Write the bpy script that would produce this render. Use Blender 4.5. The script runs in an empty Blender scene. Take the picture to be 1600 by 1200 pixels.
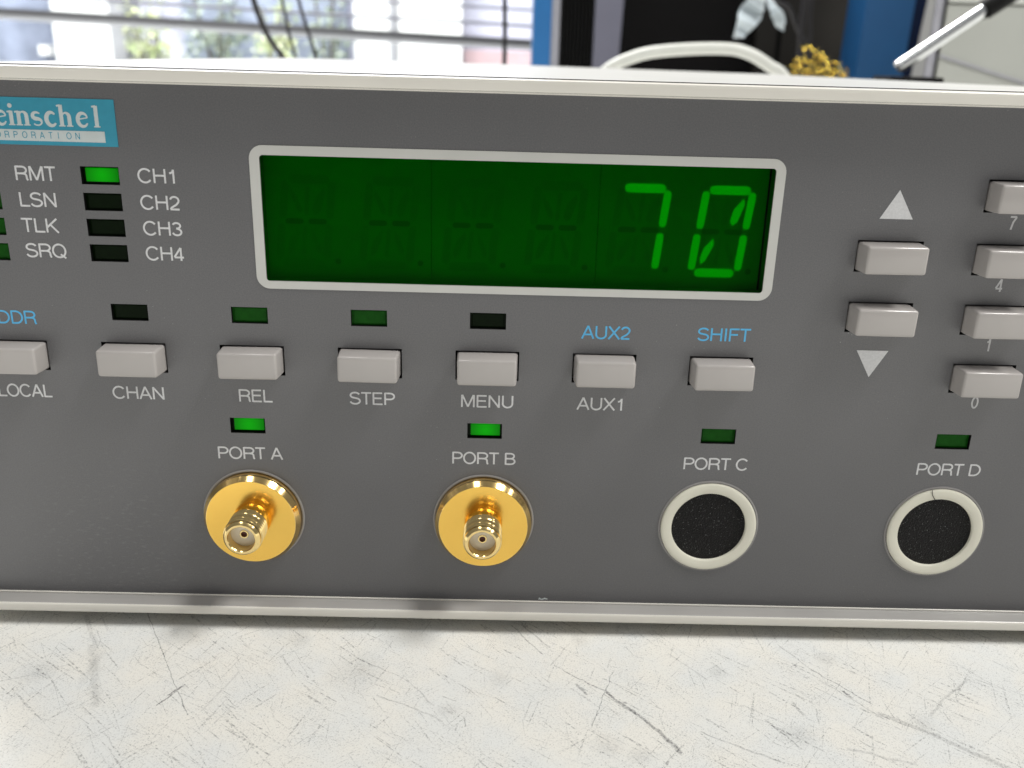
import bpy, bmesh, math, random
from mathutils import Vector, Matrix
R = math.radians
SC = bpy.context.scene
COL = SC.collection
random.seed(7)

# ------------------------------------------------------------------ camera
cam_d = bpy.data.cameras.new("camera")
cam = bpy.data.objects.new("camera", cam_d)
COL.objects.link(cam)
# millimetres are used for all shapes below, world units are metres; bench top is z = 0
BENCH = 44.1                                   # panel datum stands 44.1 mm above the bench
cam.location = (0.00238, -0.13792, 0.04889 + BENCH / 1000)
cam.rotation_euler = (1.2327066, -0.0266746, -0.0042426)
cam_d.sensor_width = 36
cam_d.lens = 1439.18 / 1600 * 36
cam_d.clip_start = 0.01
cam_d.clip_end = 60
cam_d.dof.use_dof = True
cam_d.dof.focus_distance = 0.143
cam_d.dof.aperture_fstop = 28
SC.camera = cam

# ------------------------------------------------------------------ world and lamps
w = bpy.data.worlds.new("World")
SC.world = w
w.use_nodes = True
w.node_tree.nodes["Background"].inputs[0].default_value = (0.97, 0.98, 1.0, 1)
w.node_tree.nodes["Background"].inputs[1].default_value = 0.19
SC.view_settings.view_transform = 'Standard'
SC.view_settings.look = 'None'
SC.view_settings.exposure = 0
SC.view_settings.gamma = 1

def area_lamp(name, loc, target, size, size_y, power, color=(1, 0.985, 0.95)):
    l = bpy.data.lights.new(name, 'AREA')
    l.shape = 'RECTANGLE'; l.size = size; l.size_y = size_y; l.energy = power; l.color = color
    o = bpy.data.objects.new(name, l); COL.objects.link(o)
    o.location = loc
    if target: o.rotation_euler = (Vector(target) - Vector(loc)).to_track_quat('-Z', 'Y').to_euler()
    return o
# three ceiling light fittings facing down over the bench, as the three glints on the gold flanges show
area_lamp("ceiling_lamp", (0.84, -0.27, 1.45), None, 0.34, 0.55, 24.0)
area_lamp("ceiling_lamp", (-0.35, -0.32, 1.45), None, 0.22, 0.60, 3.6)
area_lamp("ceiling_lamp", (1.75, -0.60, 1.45), None, 0.30, 0.90, 12.0)
# daylight falling on what stands outside the window
area_lamp("daylight", (-1.0, 2.3, 3.2), (-0.9, 4.1, 0.1), 2.5, 1.0, 500.0, (1.0, 0.99, 0.97))

# ------------------------------------------------------------------ helpers
def mk(name, bm, mat, parent=None, smooth=False, loc=None):
    me = bpy.data.meshes.new(name)
    bmesh.ops.scale(bm, vec=(0.001, 0.001, 0.001), verts=bm.verts)
    bm.normal_update()
    bm.to_mesh(me); bm.free()
    if smooth:
        for p in me.polygons: p.use_smooth = True
        me.set_sharp_from_angle(angle=R(35))
    if mat: me.materials.append(mat)
    o = bpy.data.objects.new(name, me)
    COL.objects.link(o)
    if parent: o.parent = parent
    if loc: o.location = [c / 1000 for c in loc]
    return o

def share(name, me, parent, loc):
    o = bpy.data.objects.new(name, me); COL.objects.link(o); o.parent = parent
    o.location = [c / 1000 for c in loc]
    return o

def empty(name, loc, label=None, cat=None, group=None, kind=None):
    o = bpy.data.objects.new(name, None); COL.objects.link(o)
    o.empty_display_size = 0.02
    o.location = [c / 1000 for c in loc]
    return tag(o, label, cat, group, kind)

def tag(o, label=None, cat=None, group=None, kind=None):
    if label: o["label"] = label
    if cat: o["category"] = cat
    if group: o["group"] = group
    if kind: o["kind"] = kind
    return o

def box(bm, x0, x1, y0, y1, z0, z1, bev=0, seg=2):
    m = Matrix.Translation(((x0 + x1) / 2, (y0 + y1) / 2, (z0 + z1) / 2)) @ Matrix.Diagonal((x1 - x0, y1 - y0, z1 - z0, 1))
    r = bmesh.ops.create_cube(bm, size=1, matrix=m)
    if bev:
        es = list({e for v in r['verts'] for e in v.link_edges})
        bmesh.ops.bevel(bm, geom=es, offset=bev, segments=seg, profile=0.6, affect='EDGES')
    return bm
def B(): return bmesh.new()

def lathe(bm, prof, cx=0, cz=0, n=64, cy=0):
    """prof: list of (y, r); axis along y."""
    rings = []
    for y, r in prof:
        if r < 1e-6:
            rings.append([bm.verts.new((cx, cy + y, cz))])
        else:
            rings.append([bm.verts.new((cx + r * math.cos(2 * math.pi * k / n), cy + y, cz + r * math.sin(2 * math.pi * k / n))) for k in range(n)])
    for a, b in zip(rings, rings[1:]):
        for k in range(n):
            k2 = (k + 1) % n
            if len(a) == 1 and len(b) == 1: continue
            if len(a) == 1: bm.faces.new((a[0], b[k], b[k2]))
            elif len(b) == 1: bm.faces.new((a[k], b[0], a[k2]))
            else: bm.faces.new((a[k], b[k], b[k2], a[k2]))
    bmesh.ops.recalc_face_normals(bm, faces=bm.faces)
    return bm

def tube(bm, pts, r, n=12, sub=8, caps=True):
    P = [Vector(p) for p in pts]
    if sub > 1 and len(P) > 2:
        Q = []
        for i in range(len(P) - 1):
            p0 = P[max(i - 1, 0)]; p1 = P[i]; p2 = P[i + 1]; p3 = P[min(i + 2, len(P) - 1)]
            for k in range(sub):
                t = k / sub
                Q.append(0.5 * ((2 * p1) + (p2 - p0) * t + (2 * p0 - 5 * p1 + 4 * p2 - p3) * t * t + (3 * p1 - p0 - 3 * p2 + p3) * t ** 3))
        Q.append(P[-1]); P = Q
    rings = []
    ref = None
    for i, p in enumerate(P):
        t = (P[min(i + 1, len(P) - 1)] - P[max(i - 1, 0)]).normalized()
        if ref is None: ref = t.orthogonal().normalized()
        ref = (ref - t * ref.dot(t)).normalized()
        u = t.cross(ref)
        rr = r[0] + (r[1] - r[0]) * i / (len(P) - 1) if isinstance(r, tuple) else r
        rings.append([bm.verts.new(p + rr * (math.cos(2 * math.pi * k / n) * ref + math.sin(2 * math.pi * k / n) * u)) for k in range(n)])
    for a, b in zip(rings, rings[1:]):
        for k in range(n): bm.faces.new((a[k], a[(k + 1) % n], b[(k + 1) % n], b[k]))
    if caps:
        bm.faces.new(rings[0][::-1]); bm.faces.new(rings[-1])
    bmesh.ops.recalc_face_normals(bm, faces=bm.faces)
    return bm

def poly_prism(bm, pts, y0, y1):
    """pts in x,z; flat front at y0 (nearer the viewer), back at y1."""
    f = [bm.verts.new((x, y0, z)) for x, z in pts]
    b = [bm.verts.new((x, y1, z)) for x, z in pts]
    bm.faces.new(f); bm.faces.new(b[::-1])
    n = len(pts)
    for k in range(n): bm.faces.new((f[k], b[k], b[(k + 1) % n], f[(k + 1) % n]))
    bmesh.ops.recalc_face_normals(bm, faces=bm.faces)
    return bm

# ------------------------------------------------------------------ materials
def hexlin(r, g, b): return tuple(((c / 255) / 12.92 if c / 255 <= .04045 else ((c / 255 + .055) / 1.055) ** 2.4) for c in (r, g, b)) + (1,)

def material(name, color, rough=0.5, metal=0.0, var=0.06, vscale=200, bump=0.0, bscale=2500, spec=0.5, coat=0.0, rvar=0.0, streak=None):
    m = bpy.data.materials.new(name); m.use_nodes = True
    nt = m.node_tree; N = nt.nodes; L = nt.links
    b = N["Principled BSDF"]
    b.inputs["Roughness"].default_value = rough
    b.inputs["Metallic"].default_value = metal
    b.inputs["Specular IOR Level"].default_value = spec
    if coat: b.inputs["Coat Weight"].default_value = coat; b.inputs["Coat Roughness"].default_value = 0.1
    tc = N.new('ShaderNodeTexCoord')
    mp = N.new('ShaderNodeMapping'); L.new(tc.outputs['Object'], mp.inputs[0])
    if streak: mp.inputs['Scale'].default_value = streak
    nz = N.new('ShaderNodeTexNoise'); nz.inputs['Scale'].default_value = vscale; nz.inputs['Detail'].default_value = 5
    L.new(mp.outputs[0], nz.inputs['Vector'])
    mr = N.new('ShaderNodeMapRange'); L.new(nz.outputs['Fac'], mr.inputs[0])
    mr.inputs[1].default_value = 0.3; mr.inputs[2].default_value = 0.7
    mr.inputs[3].default_value = 1 - var; mr.inputs[4].default_value = 1 + var
    mx = N.new('ShaderNodeVectorMath'); mx.operation = 'SCALE'
    mx.inputs[0].default_value = color[:3]; L.new(mr.outputs[0], mx.inputs['Scale'])
    L.new(mx.outputs[0], b.inputs['Base Color'])
    if rvar:
        r2 = N.new('ShaderNodeMapRange'); L.new(nz.outputs['Fac'], r2.inputs[0])
        r2.inputs[1].default_value = .3; r2.inputs[2].default_value = .7
        r2.inputs[3].default_value = max(0.02, rough - rvar); r2.inputs[4].default_value = rough + rvar
        L.new(r2.outputs[0], b.inputs['Roughness'])
    if bump:
        n2 = N.new('ShaderNodeTexNoise'); n2.inputs['Scale'].default_value = bscale; n2.inputs['Detail'].default_value = 3
        L.new(tc.outputs['Object'], n2.inputs['Vector'])
        bp = N.new('ShaderNodeBump'); bp.inputs['Strength'].default_value = bump; bp.inputs['Distance'].default_value = 0.0001
        L.new(n2.outputs['Fac'], bp.inputs['Height']); L.new(bp.outputs[0], b.inputs['Normal'])
    return m

def emissive(name, color, strength, rad=None, falloff=0.4):
    """a lamp body: brightest at its own centre."""
    m = bpy.data.materials.new(name); m.use_nodes = True
    nt = m.node_tree; N = nt.nodes; L = nt.links
    b = N["Principled BSDF"]
    b.inputs['Base Color'].default_value = (color[0] * .08, color[1] * .08, color[2] * .08, 1)
    b.inputs['Roughness'].default_value = .4; b.inputs['Specular IOR Level'].default_value = .1
    b.inputs['Emission Color'].default_value = color + (1,)
    b.inputs['Emission Strength'].default_value = strength
    if rad:
        tc = N.new('ShaderNodeTexCoord'); ln = N.new('ShaderNodeVectorMath'); ln.operation = 'LENGTH'
        L.new(tc.outputs['Object'], ln.inputs[0])
        mr = N.new('ShaderNodeMapRange'); L.new(ln.outputs['Value'], mr.inputs[0])
        mr.inputs[1].default_value = 0; mr.inputs[2].default_value = rad / 1000
        mr.inputs[3].default_value = strength; mr.inputs[4].default_value = strength * falloff
        L.new(mr.outputs[0], b.inputs['Emission Strength'])
    return m

def panel_material():
    m = material('panel_paint', (0.108, 0.107, 0.112), rough=0.36, var=0.04, vscale=60, bump=0.2, bscale=9000, spec=.75, rvar=.03)
    nt = m.node_tree; N = nt.nodes; L = nt.links
    b = N["Principled BSDF"]; src = b.inputs['Base Color'].links[0].from_socket
    tc = N.new('ShaderNodeTexCoord')
    # tiny dust specks and dry rubbed scuffs
    v = N.new('ShaderNodeTexNoise'); v.inputs['Scale'].default_value = 3200; v.inputs['Detail'].default_value = 1
    L.new(tc.outputs['Object'], v.inputs['Vector'])
    r = N.new('ShaderNodeMapRange'); L.new(v.outputs['Fac'], r.inputs[0]); r.inputs[1].default_value = .73; r.inputs[2].default_value = .80
    g = N.new('ShaderNodeTexNoise'); g.inputs['Scale'].default_value = 55; g.inputs['Detail'].default_value = 4
    L.new(tc.outputs['Object'], g.inputs['Vector'])
    r2 = N.new('ShaderNodeMapRange'); L.new(g.outputs['Fac'], r2.inputs[0]); r2.inputs[1].default_value = .50; r2.inputs[2].default_value = .66
    mu = N.new('ShaderNodeMath'); mu.operation = 'MULTIPLY'; L.new(r.outputs[0], mu.inputs[0]); L.new(r2.outputs[0], mu.inputs[1])
    gr = N.new('ShaderNodeTexNoise'); gr.inputs['Scale'].default_value = 5200; gr.inputs['Detail'].default_value = 2
    L.new(tc.outputs['Object'], gr.inputs['Vector'])
    gm = N.new('ShaderNodeMapRange'); L.new(gr.outputs['Fac'], gm.inputs[0]); gm.inputs[1].default_value = .3; gm.inputs[2].default_value = .7; gm.inputs[3].default_value = .84; gm.inputs[4].default_value = 1.16
    gs = N.new('ShaderNodeVectorMath'); gs.operation = 'SCALE'; L.new(src, gs.inputs[0]); L.new(gm.outputs[0], gs.inputs['Scale']); src = gs.outputs[0]
    # rubbed patch low on the left
    sp = N.new('ShaderNodeVectorMath'); sp.operation = 'DISTANCE'; sp.inputs[1].default_value = (-0.061, 0, -0.031)
    mp = N.new('ShaderNodeMapping'); mp.inputs['Scale'].default_value = (1, 1, 1); L.new(tc.outputs['Object'], mp.inputs[0]); L.new(mp.outputs[0], sp.inputs[0])
    r3 = N.new('ShaderNodeMapRange'); L.new(sp.outputs['Value'], r3.inputs[0]); r3.inputs[1].default_value = .022; r3.inputs[2].default_value = .004
    st = N.new('ShaderNodeTexNoise'); st.inputs['Scale'].default_value = 2200; st.inputs['Detail'].default_value = 6
    m3 = N.new('ShaderNodeMapping'); m3.inputs['Scale'].default_value = (.35, 1, 1); m3.inputs['Rotation'].default_value = (0, -.35, 0)
    L.new(tc.outputs['Object'], m3.inputs[0]); L.new(m3.outputs[0], st.inputs['Vector'])
    r4 = N.new('ShaderNodeMapRange'); L.new(st.outputs['Fac'], r4.inputs[0]); r4.inputs[1].default_value = .56; r4.inputs[2].default_value = .72
    m4 = N.new('ShaderNodeMath'); m4.operation = 'MULTIPLY'; L.new(r3.outputs[0], m4.inputs[0]); L.new(r4.outputs[0], m4.inputs[1])
    m5 = N.new('ShaderNodeMath'); m5.operation = 'MULTIPLY'; L.new(m4.outputs[0], m5.inputs[0]); m5.inputs[1].default_value = .22
    ad = N.new('ShaderNodeMath'); ad.operation = 'MAXIMUM'; L.new(mu.outputs[0], ad.inputs[0]); L.new(m5.outputs[0], ad.inputs[1])
    mix = N.new('ShaderNodeMix'); mix.data_type = 'RGBA'
    fa = N.new('ShaderNodeMath'); fa.operation = 'MULTIPLY'; fa.inputs[1].default_value = .6; L.new(ad.outputs[0], fa.inputs[0])
    L.new(fa.outputs[0], mix.inputs[0]); L.new(src, mix.inputs[6]); mix.inputs[7].default_value = (.5, .5, .5, 1)
    L.new(mix.outputs[2], b.inputs['Base Color'])
    return m

SCRATCHES = [(-58.44, 1.15, -42.97, -24.97, 0.9, 0.1),
    (-48.13, -22.97, -45.38, -17.91, 1, 0.14),
    (-47.28, -20.72, -45.86, -18.55, 1, 0.2),
    (5.44, -0.47, 10.52, -8.37, 0.8, 0.13),
    (7.12, 0.17, 11.67, -6.39, 0.6, 0.2),
    (12.19, -11.41, 19.46, -17.34, 0.6, 0.12),
    (13.68, -12.7, 19.94, -17.64, 0.9, 0.12),
    (19.85, -17.49, 23.86, -22.34, 1, 0.25),
    (19.86, -18.41, 23.4, -22.06, 0.7, 0.15),
    (23.7, -22.05, 27.09, -26.64, 1, 0.35),
    (26.97, -26.23, 29.39, -30.85, 0.9, 0.4),
    (21.81, -12.44, 17.11, -25.95, 0.8, 0.1),
    (11.66, -11.43, 15.19, -5.19, 0.4, 0.12),
    (50.91, -4.53, 54.68, -11.4, 0.7, 0.1),
    (54.57, -11.07, 61.35, -19.47, 0.9, 0.13),
    (57.98, -16.49, 58.86, -18.02, 1, 0.3),
    (55.0, -13.71, 61.9, -22.71, 0.5, 0.15),
    (61.8, -21.69, 68.58, -26.47, 0.45, 0.5),
    (68.09, -26.48, 75.82, -32.84, 0.5, 0.6),
    (-19.71, -10.74, -15.23, -13.12, 0.5, 0.15),
    (-15.44, -13.12, -10.79, -16.38, 0.5, 0.1),
    (-11.26, -15.75, -6.74, -21.76, 0.4, 0.15),
    (-15.57, -19.78, -9.2, -22.56, 0.6, 0.12),
    (-9.2, -22.56, -5.13, -25.45, 0.4, 0.2),
    (-5.32, -19.62, -3.29, -20.77, 0.8, 0.12),
    (-1.76, -24.23, -1.67, -26.33, 0.8, 0.1),
    (33.17, -26.61, 37.86, -29.32, 0.6, 0.15),
    (37.86, -29.32, 43.52, -32.41, 0.5, 0.25),
    (69.48, -22.2, 72.46, -18.84, 0.4, 0.3),
    (72.25, -18.85, 79.49, -12.95, 0.4, 0.3),
    (44.43, -25.05, 47.25, -29.73, 0.6, 0.15),
    (15.71, -16.2, 16.96, -18.35, 0.9, 0.3),
    (72.04, -21.1, 72.11, -23.57, 0.8, 0.12),
    (-68.53, -0.0, -63.21, -8.71, 0.35, 0.5),
    (-63.73, -8.73, -57.25, -22.94, 0.3, 0.9),
    (24.37, -5.78, 25.66, -8.4, 0.6, 0.1),
    (31.76, -7.68, 36.74, -14.27, 0.45, 0.15),
    (49.14, -19.83, 49.88, -22.32, 0.6, 0.3),
    (52.28, -20.93, 51.46, -24.15, 0.6, 0.12),
    (-74.05, -18.17, -70.44, -16.48, 0.4, 0.15),
    (-71.55, -21.15, -71.09, -19.16, 0.6, 0.1),
    (-41.12, -23.92, -37.93, -14.65, 0.3, 0.2),
    (-37.75, -22.37, -36.18, -23.49, 0.6, 0.1),
    (54.12, -29.55, 62.68, -32.55, 0.4, 0.3)]
SMUDGES = [(-61.6, -13.77, 0.9, 5.0), (-51.74, -3.8, 1.2, 2.0), (-19.21, -14.06, 4.5, 5.0), (-30.14, -5.81, 2.0, 2.4), (16.9, -4.22, 1.5, 2.0), (19.19, -29.82, 2.5, 2.4), (23.57, -31.65, 2.0, 2.0), (3.34, -14.98, 2.0, 2.4), (57.83, -8.23, 2.0, 2.0), (67.36, -23.7, 2.0, 2.4), (38.73, -12.24, 1.5, 2.0), (-69.34, -15.64, 3.0, 3.0), (47.88, -27.03, 3.0, 2.4), (-4.34, -22.86, 2.0, 1.6)]

def bench_material():
    m = bpy.data.materials.new('bench_laminate'); m.use_nodes = True
    nt = m.node_tree; N = nt.nodes; L = nt.links
    b = N["Principled BSDF"]; b.inputs['Roughness'].default_value = .6; b.inputs["Specular IOR Level"].default_value = .12
    tc = N.new('ShaderNodeTexCoord')
    mm = N.new('ShaderNodeVectorMath'); mm.operation = 'SCALE'; mm.inputs['Scale'].default_value = 1000
    L.new(tc.outputs['Object'], mm.inputs[0])
    def math_(op, a, c=None, clamp=False):
        n = N.new('ShaderNodeMath'); n.operation = op; n.use_clamp = clamp
        for i, s in enumerate((a, c)):
            if s is None: continue
            if isinstance(s, (int, float)): n.inputs[i].default_value = s
            else: L.new(s, n.inputs[i])
        return n.outputs[0]
    def noise(vec, scale, detail=3, rough=.5):
        n = N.new('ShaderNodeTexNoise'); n.inputs['Scale'].default_value = scale; n.inputs['Detail'].default_value = detail
        n.inputs['Roughness'].default_value = rough
        L.new(vec, n.inputs['Vector']); return n.outputs['Fac']
    def rng(v, a, c, d=0.0, e=1.0):
        n = N.new('ShaderNodeMapRange'); L.new(v, n.inputs[0])
        for i, q in enumerate((a, c, d, e)): n.inputs[i + 1].default_value = q
        return n.outputs[0]
    def mapping(rot, sc):
        n = N.new('ShaderNodeMapping'); n.inputs['Rotation'].default_value = (0, 0, rot); L.new(mm.outputs[0], n.inputs[0])
        n2 = N.new('ShaderNodeMapping'); n2.inputs['Scale'].default_value = sc; L.new(n.outputs[0], n2.inputs[0]); return n2.outputs[0]
    base = mm.outputs[0]
    cloud = noise(base, .09, 4)
    zone = rng(noise(base, .11, 4, .6), .35, .68, .3, 1)
    # fine speckle of dirt caught in the pores
    sp1 = rng(noise(base, 3.6, 3, .75), .53, .70)
    sp2 = rng(noise(mapping(.6, (1.8, .6, 1)), 4.0, 2), .62, .72)
    sp3 = rng(noise(mapping(-.7, (1.0, 2.6, 1)), 1.3, 4, .8), .61, .74)
    spk = math_('ADD', math_('MULTIPLY', math_('MULTIPLY', sp1, zone), .55), math_('MULTIPLY', sp2, .60))
    spk = math_('ADD', spk, math_('MULTIPLY', sp3, .50))
    sp4 = math_('MULTIPLY', rng(noise(base, 1.7, 5, .85), .56, .70), rng(noise(base, .22, 3), .45, .65))
    spk = math_('ADD', spk, math_('MULTIPLY', sp4, .55))
    # thin random scratches in a few directions
    sc = None
    for k, (rot, st, th) in enumerate([(.72, 1.0, .655), (.62, 1.3, .66), (.85, .8, .665), (-.9, 1.1, .675), (-1.25, .9, .67), (-.65, 1.2, .68), (1.0, 1.1, .665), (.45, 1.5, .67), (1.5, 1.0, .69)]):
        f = rng(noise(mapping(rot, (.045, 1.35 * st, 1)), 1.0 + .13 * k, 2, .4), th, th + .03)
        brk = rng(noise(base, 1.1 + .3 * k, 3, .7), .45, .62)
        f = math_('MULTIPLY', f, brk)
        sc = f if sc is None else math_('MAXIMUM', sc, f)
    sc = math_('MULTIPLY', sc, .55)
    # the marked scratches, each a line of its own
    wob = N.new('ShaderNodeTexNoise'); wob.inputs['Scale'].default_value = .35; wob.inputs['Detail'].default_value = 4; L.new(base, wob.inputs['Vector'])
    wc = N.new('ShaderNodeVectorMath'); wc.operation = 'SUBTRACT'; wc.inputs[1].default_value = (.5, .5, .5); L.new(wob.outputs['Color'], wc.inputs[0])
    ws = N.new('ShaderNodeVectorMath'); ws.operation = 'SCALE'; ws.inputs['Scale'].default_value = 1.1; L.new(wc.outputs[0], ws.inputs[0])
    wa = N.new('ShaderNodeVectorMath'); wa.operation = 'ADD'; L.new(base, wa.inputs[0]); L.new(ws.outputs[0], wa.inputs[1])
    flat = N.new('ShaderNodeVectorMath'); flat.operation = 'MULTIPLY'; flat.inputs[1].default_value = (1, 1, 0); L.new(wa.outputs[0], flat.inputs[0])
    brk = rng(noise(base, 1.9, 4, .8), .40, .58, .25, 1)
    tot = None
    for x0, y0, x1, y1, s, wd in SCRATCHES:
        a = N.new('ShaderNodeVectorMath'); a.operation = 'SUBTRACT'; L.new(flat.outputs[0], a.inputs[0]); a.inputs[1].default_value = (x0, y0, 0)
        d = N.new('ShaderNodeVectorMath'); d.operation = 'DOT_PRODUCT'; L.new(a.outputs[0], d.inputs[0])
        l2 = (x1 - x0) ** 2 + (y1 - y0) ** 2
        d.inputs[1].default_value = ((x1 - x0) / l2, (y1 - y0) / l2, 0)
        t = math_('ADD', d.outputs['Value'], 0, clamp=True)
        e = N.new('ShaderNodeVectorMath'); e.operation = 'SCALE'; e.inputs[0].default_value = (x1 - x0, y1 - y0, 0); L.new(t, e.inputs['Scale'])
        q = N.new('ShaderNodeVectorMath'); q.operation = 'DISTANCE'; L.new(a.outputs[0], q.inputs[0]); L.new(e.outputs[0], q.inputs[1])
        f = rng(q.outputs['Value'], wd * 1.1, wd * .35, 0, s)
        tot = f if tot is None else math_('MAXIMUM', tot, f)
    tot = math_('MULTIPLY', tot, brk)
    tot = math_('MULTIPLY', tot, .8)
    # smudged grey patches
    sm = None
    for x, y, rx, ry in SMUDGES:
        mpn = N.new('ShaderNodeMapping'); mpn.vector_type = 'POINT'
        mpn.inputs['Location'].default_value = (-x / rx, -y / ry, 0); mpn.inputs['Scale'].default_value = (1 / rx, 1 / ry, 0)
        L.new(wa.outputs[0], mpn.inputs[0])
        q = N.new('ShaderNodeVectorMath'); q.operation = 'LENGTH'; L.new(mpn.outputs[0], q.inputs[0])
        f = rng(q.outputs['Value'], 1.2, .1)
        sm = f if sm is None else math_('MAXIMUM', sm, f)
    sm = math_('MULTIPLY', sm, rng(noise(base, 2.2, 4, .7), .38, .72, .15, 1))
    sm = math_('MULTIPLY', sm, .34)
    dirt = math_('ADD', math_('ADD', spk, sc), math_('ADD', tot, sm), clamp=True)
    # warm and cool patches of the worn laminate
    hue = N.new('ShaderNodeMix'); hue.data_type = 'RGBA'; L.new(rng(cloud, .38, .62), hue.inputs[0])
    hue.inputs[6].default_value = (.755, .765, .75, 1); hue.inputs[7].default_value = (.80, .785, .735, 1)
    mix = N.new('ShaderNodeMix'); mix.data_type = 'RGBA'; L.new(dirt, mix.inputs[0]); L.new(hue.outputs[2], mix.inputs[6])
    mix.inputs[7].default_value = (.10, .10, .105, 1)
    L.new(mix.outputs[2], b.inputs['Base Color'])
    return m

def clear_green_filter():
    m = bpy.data.materials.new('green_filter'); m.use_nodes = True
    nt = m.node_tree; N = nt.nodes; L = nt.links
    N.remove(N["Principled BSDF"]); out = N["Material Output"]
    t = N.new('ShaderNodeBsdfTransparent'); t.inputs[0].default_value = (.004, .60, .012, 1)
    g = N.new('ShaderNodeBsdfGlossy'); g.inputs['Roughness'].default_value = .25
    mx = N.new('ShaderNodeMixShader'); mx.inputs[0].default_value = .0015
    L.new(t.outputs[0], mx.inputs[1]); L.new(g.outputs[0], mx.inputs[2]); L.new(mx.outputs[0], out.inputs[0])
    return m

M_panel = panel_material()
M_bench = bench_material()
M_frame = material('cream_enamel', (0.74, 0.715, 0.655), rough=.20, var=.03, vscale=80, bump=.08, bscale=5000)
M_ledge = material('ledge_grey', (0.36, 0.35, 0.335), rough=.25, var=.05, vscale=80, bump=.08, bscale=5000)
M_lid = material('lid_enamel', (0.50, 0.50, 0.48), rough=.42, spec=.3, var=.03, vscale=40, bump=.15, bscale=4000)
M_button = material('button_plastic', (0.425, 0.40, 0.385), rough=.16, var=.03, vscale=120, bump=.05, bscale=4000, spec=.5)
M_white_ink = material('white_ink', (0.66, 0.66, 0.67), rough=.5, var=.08, vscale=2500)
M_key_ink = material('key_ink', (0.52, 0.52, 0.53), rough=.5, var=.08, vscale=2500)
M_blue_ink = material('blue_ink', (0.10, 0.46, 0.78), rough=.5, var=.06, vscale=2500)
M_logo_blue = material('logo_blue', (0.03, 0.30, 0.43), rough=.4, var=.04, vscale=900)
M_logo_white = material('logo_white', (0.60, 0.66, 0.66), rough=.4, var=.04, vscale=900)
M_surround = material('display_surround', (0.58, 0.58, 0.55), rough=.4, var=.03, vscale=120)
M_black = material('black_plastic', (0.006, 0.006, 0.006), rough=.5, var=.2, spec=.15)
M_well = material('well_grey', (0.22, 0.22, 0.21), rough=.7)
M_dark = material('dark_inside', (0.006, 0.006, 0.006), rough=.7, var=.2, spec=.1)
M_filter = clear_green_filter()
M_module = material('module_face', (0.46, 0.46, 0.43), rough=.5, var=.12, vscale=45)
M_seg_off = material('segment_unlit', (0.37, 0.39, 0.35), rough=.4, var=.05)
M_seg_dot = material('segment_dark', (0.25, 0.27, 0.24), rough=.4, var=.05)
M_seg_on = emissive('segment_lit', (.25, 1.0, .25), .66, 5.0, .8)
M_led_dim = material('indicator_unlit', (0.002, 0.008, 0.001), rough=.3, var=.2, vscale=900, spec=.06)
M_led_dim2 = material('indicator_unlit_green', (0.008, 0.085, 0.006), rough=.35, var=.15, vscale=900, spec=.06)
M_led_on = emissive('indicator_lit', (.001, 1.0, .001), .34, 2.6, .35)
M_gold = material('gold_plating', (1.0, 0.63, 0.14), rough=.19, metal=1, var=.02, vscale=300)
M_gold_edge = material('gold_edge', (1.0, 0.72, 0.30), rough=.13, metal=1, var=.02, vscale=300)
M_gold_bright = material('gold_thread', (1.0, 0.76, 0.34), rough=.16, metal=1, var=.02, vscale=300)
M_ptfe = material('dielectric', (0.80, 0.76, 0.66), rough=.4, var=.02)
M_contact = material('contact_red', (0.10, 0.012, 0.008), rough=.4, var=.1)
M_cream = material('cream_plastic', (0.74, 0.72, 0.61), rough=.4, var=.03, vscale=200)
M_halo = material('clear_rim', (0.27, 0.26, 0.255), rough=.25, var=.05)
M_rubber = material('rubber', (0.03, 0.03, 0.03), rough=.8)

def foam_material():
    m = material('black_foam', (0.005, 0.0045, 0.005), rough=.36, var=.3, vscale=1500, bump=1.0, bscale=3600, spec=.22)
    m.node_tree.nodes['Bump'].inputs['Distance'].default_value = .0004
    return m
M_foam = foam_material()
def add_glint_specks(m, scale, lo, hi, col):
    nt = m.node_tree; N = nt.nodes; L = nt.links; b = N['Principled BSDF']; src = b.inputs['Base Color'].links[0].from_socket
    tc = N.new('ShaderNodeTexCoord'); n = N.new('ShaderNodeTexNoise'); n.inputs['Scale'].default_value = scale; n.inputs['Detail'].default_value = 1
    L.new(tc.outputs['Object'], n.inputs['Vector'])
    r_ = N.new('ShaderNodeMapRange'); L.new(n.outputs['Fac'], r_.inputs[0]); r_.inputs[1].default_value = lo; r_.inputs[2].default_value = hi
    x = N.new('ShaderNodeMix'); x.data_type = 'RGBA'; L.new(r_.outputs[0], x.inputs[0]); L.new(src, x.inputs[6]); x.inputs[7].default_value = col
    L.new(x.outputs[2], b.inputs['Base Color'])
add_glint_specks(M_foam, 5200, .70, .76, (.35, .35, .36, 1))  # lamp glints on the foam, put into its colour as pale specks

# ------------------------------------------------------------------ bench
bm = B(); box(bm, -900, 1400, -600, 1420, -30, 0, 2)
bench = mk('workbench', bm, M_bench)
tag(bench, 'worn off-white laminate bench top with dark scratches under the grey instrument', 'workbench')

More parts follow.
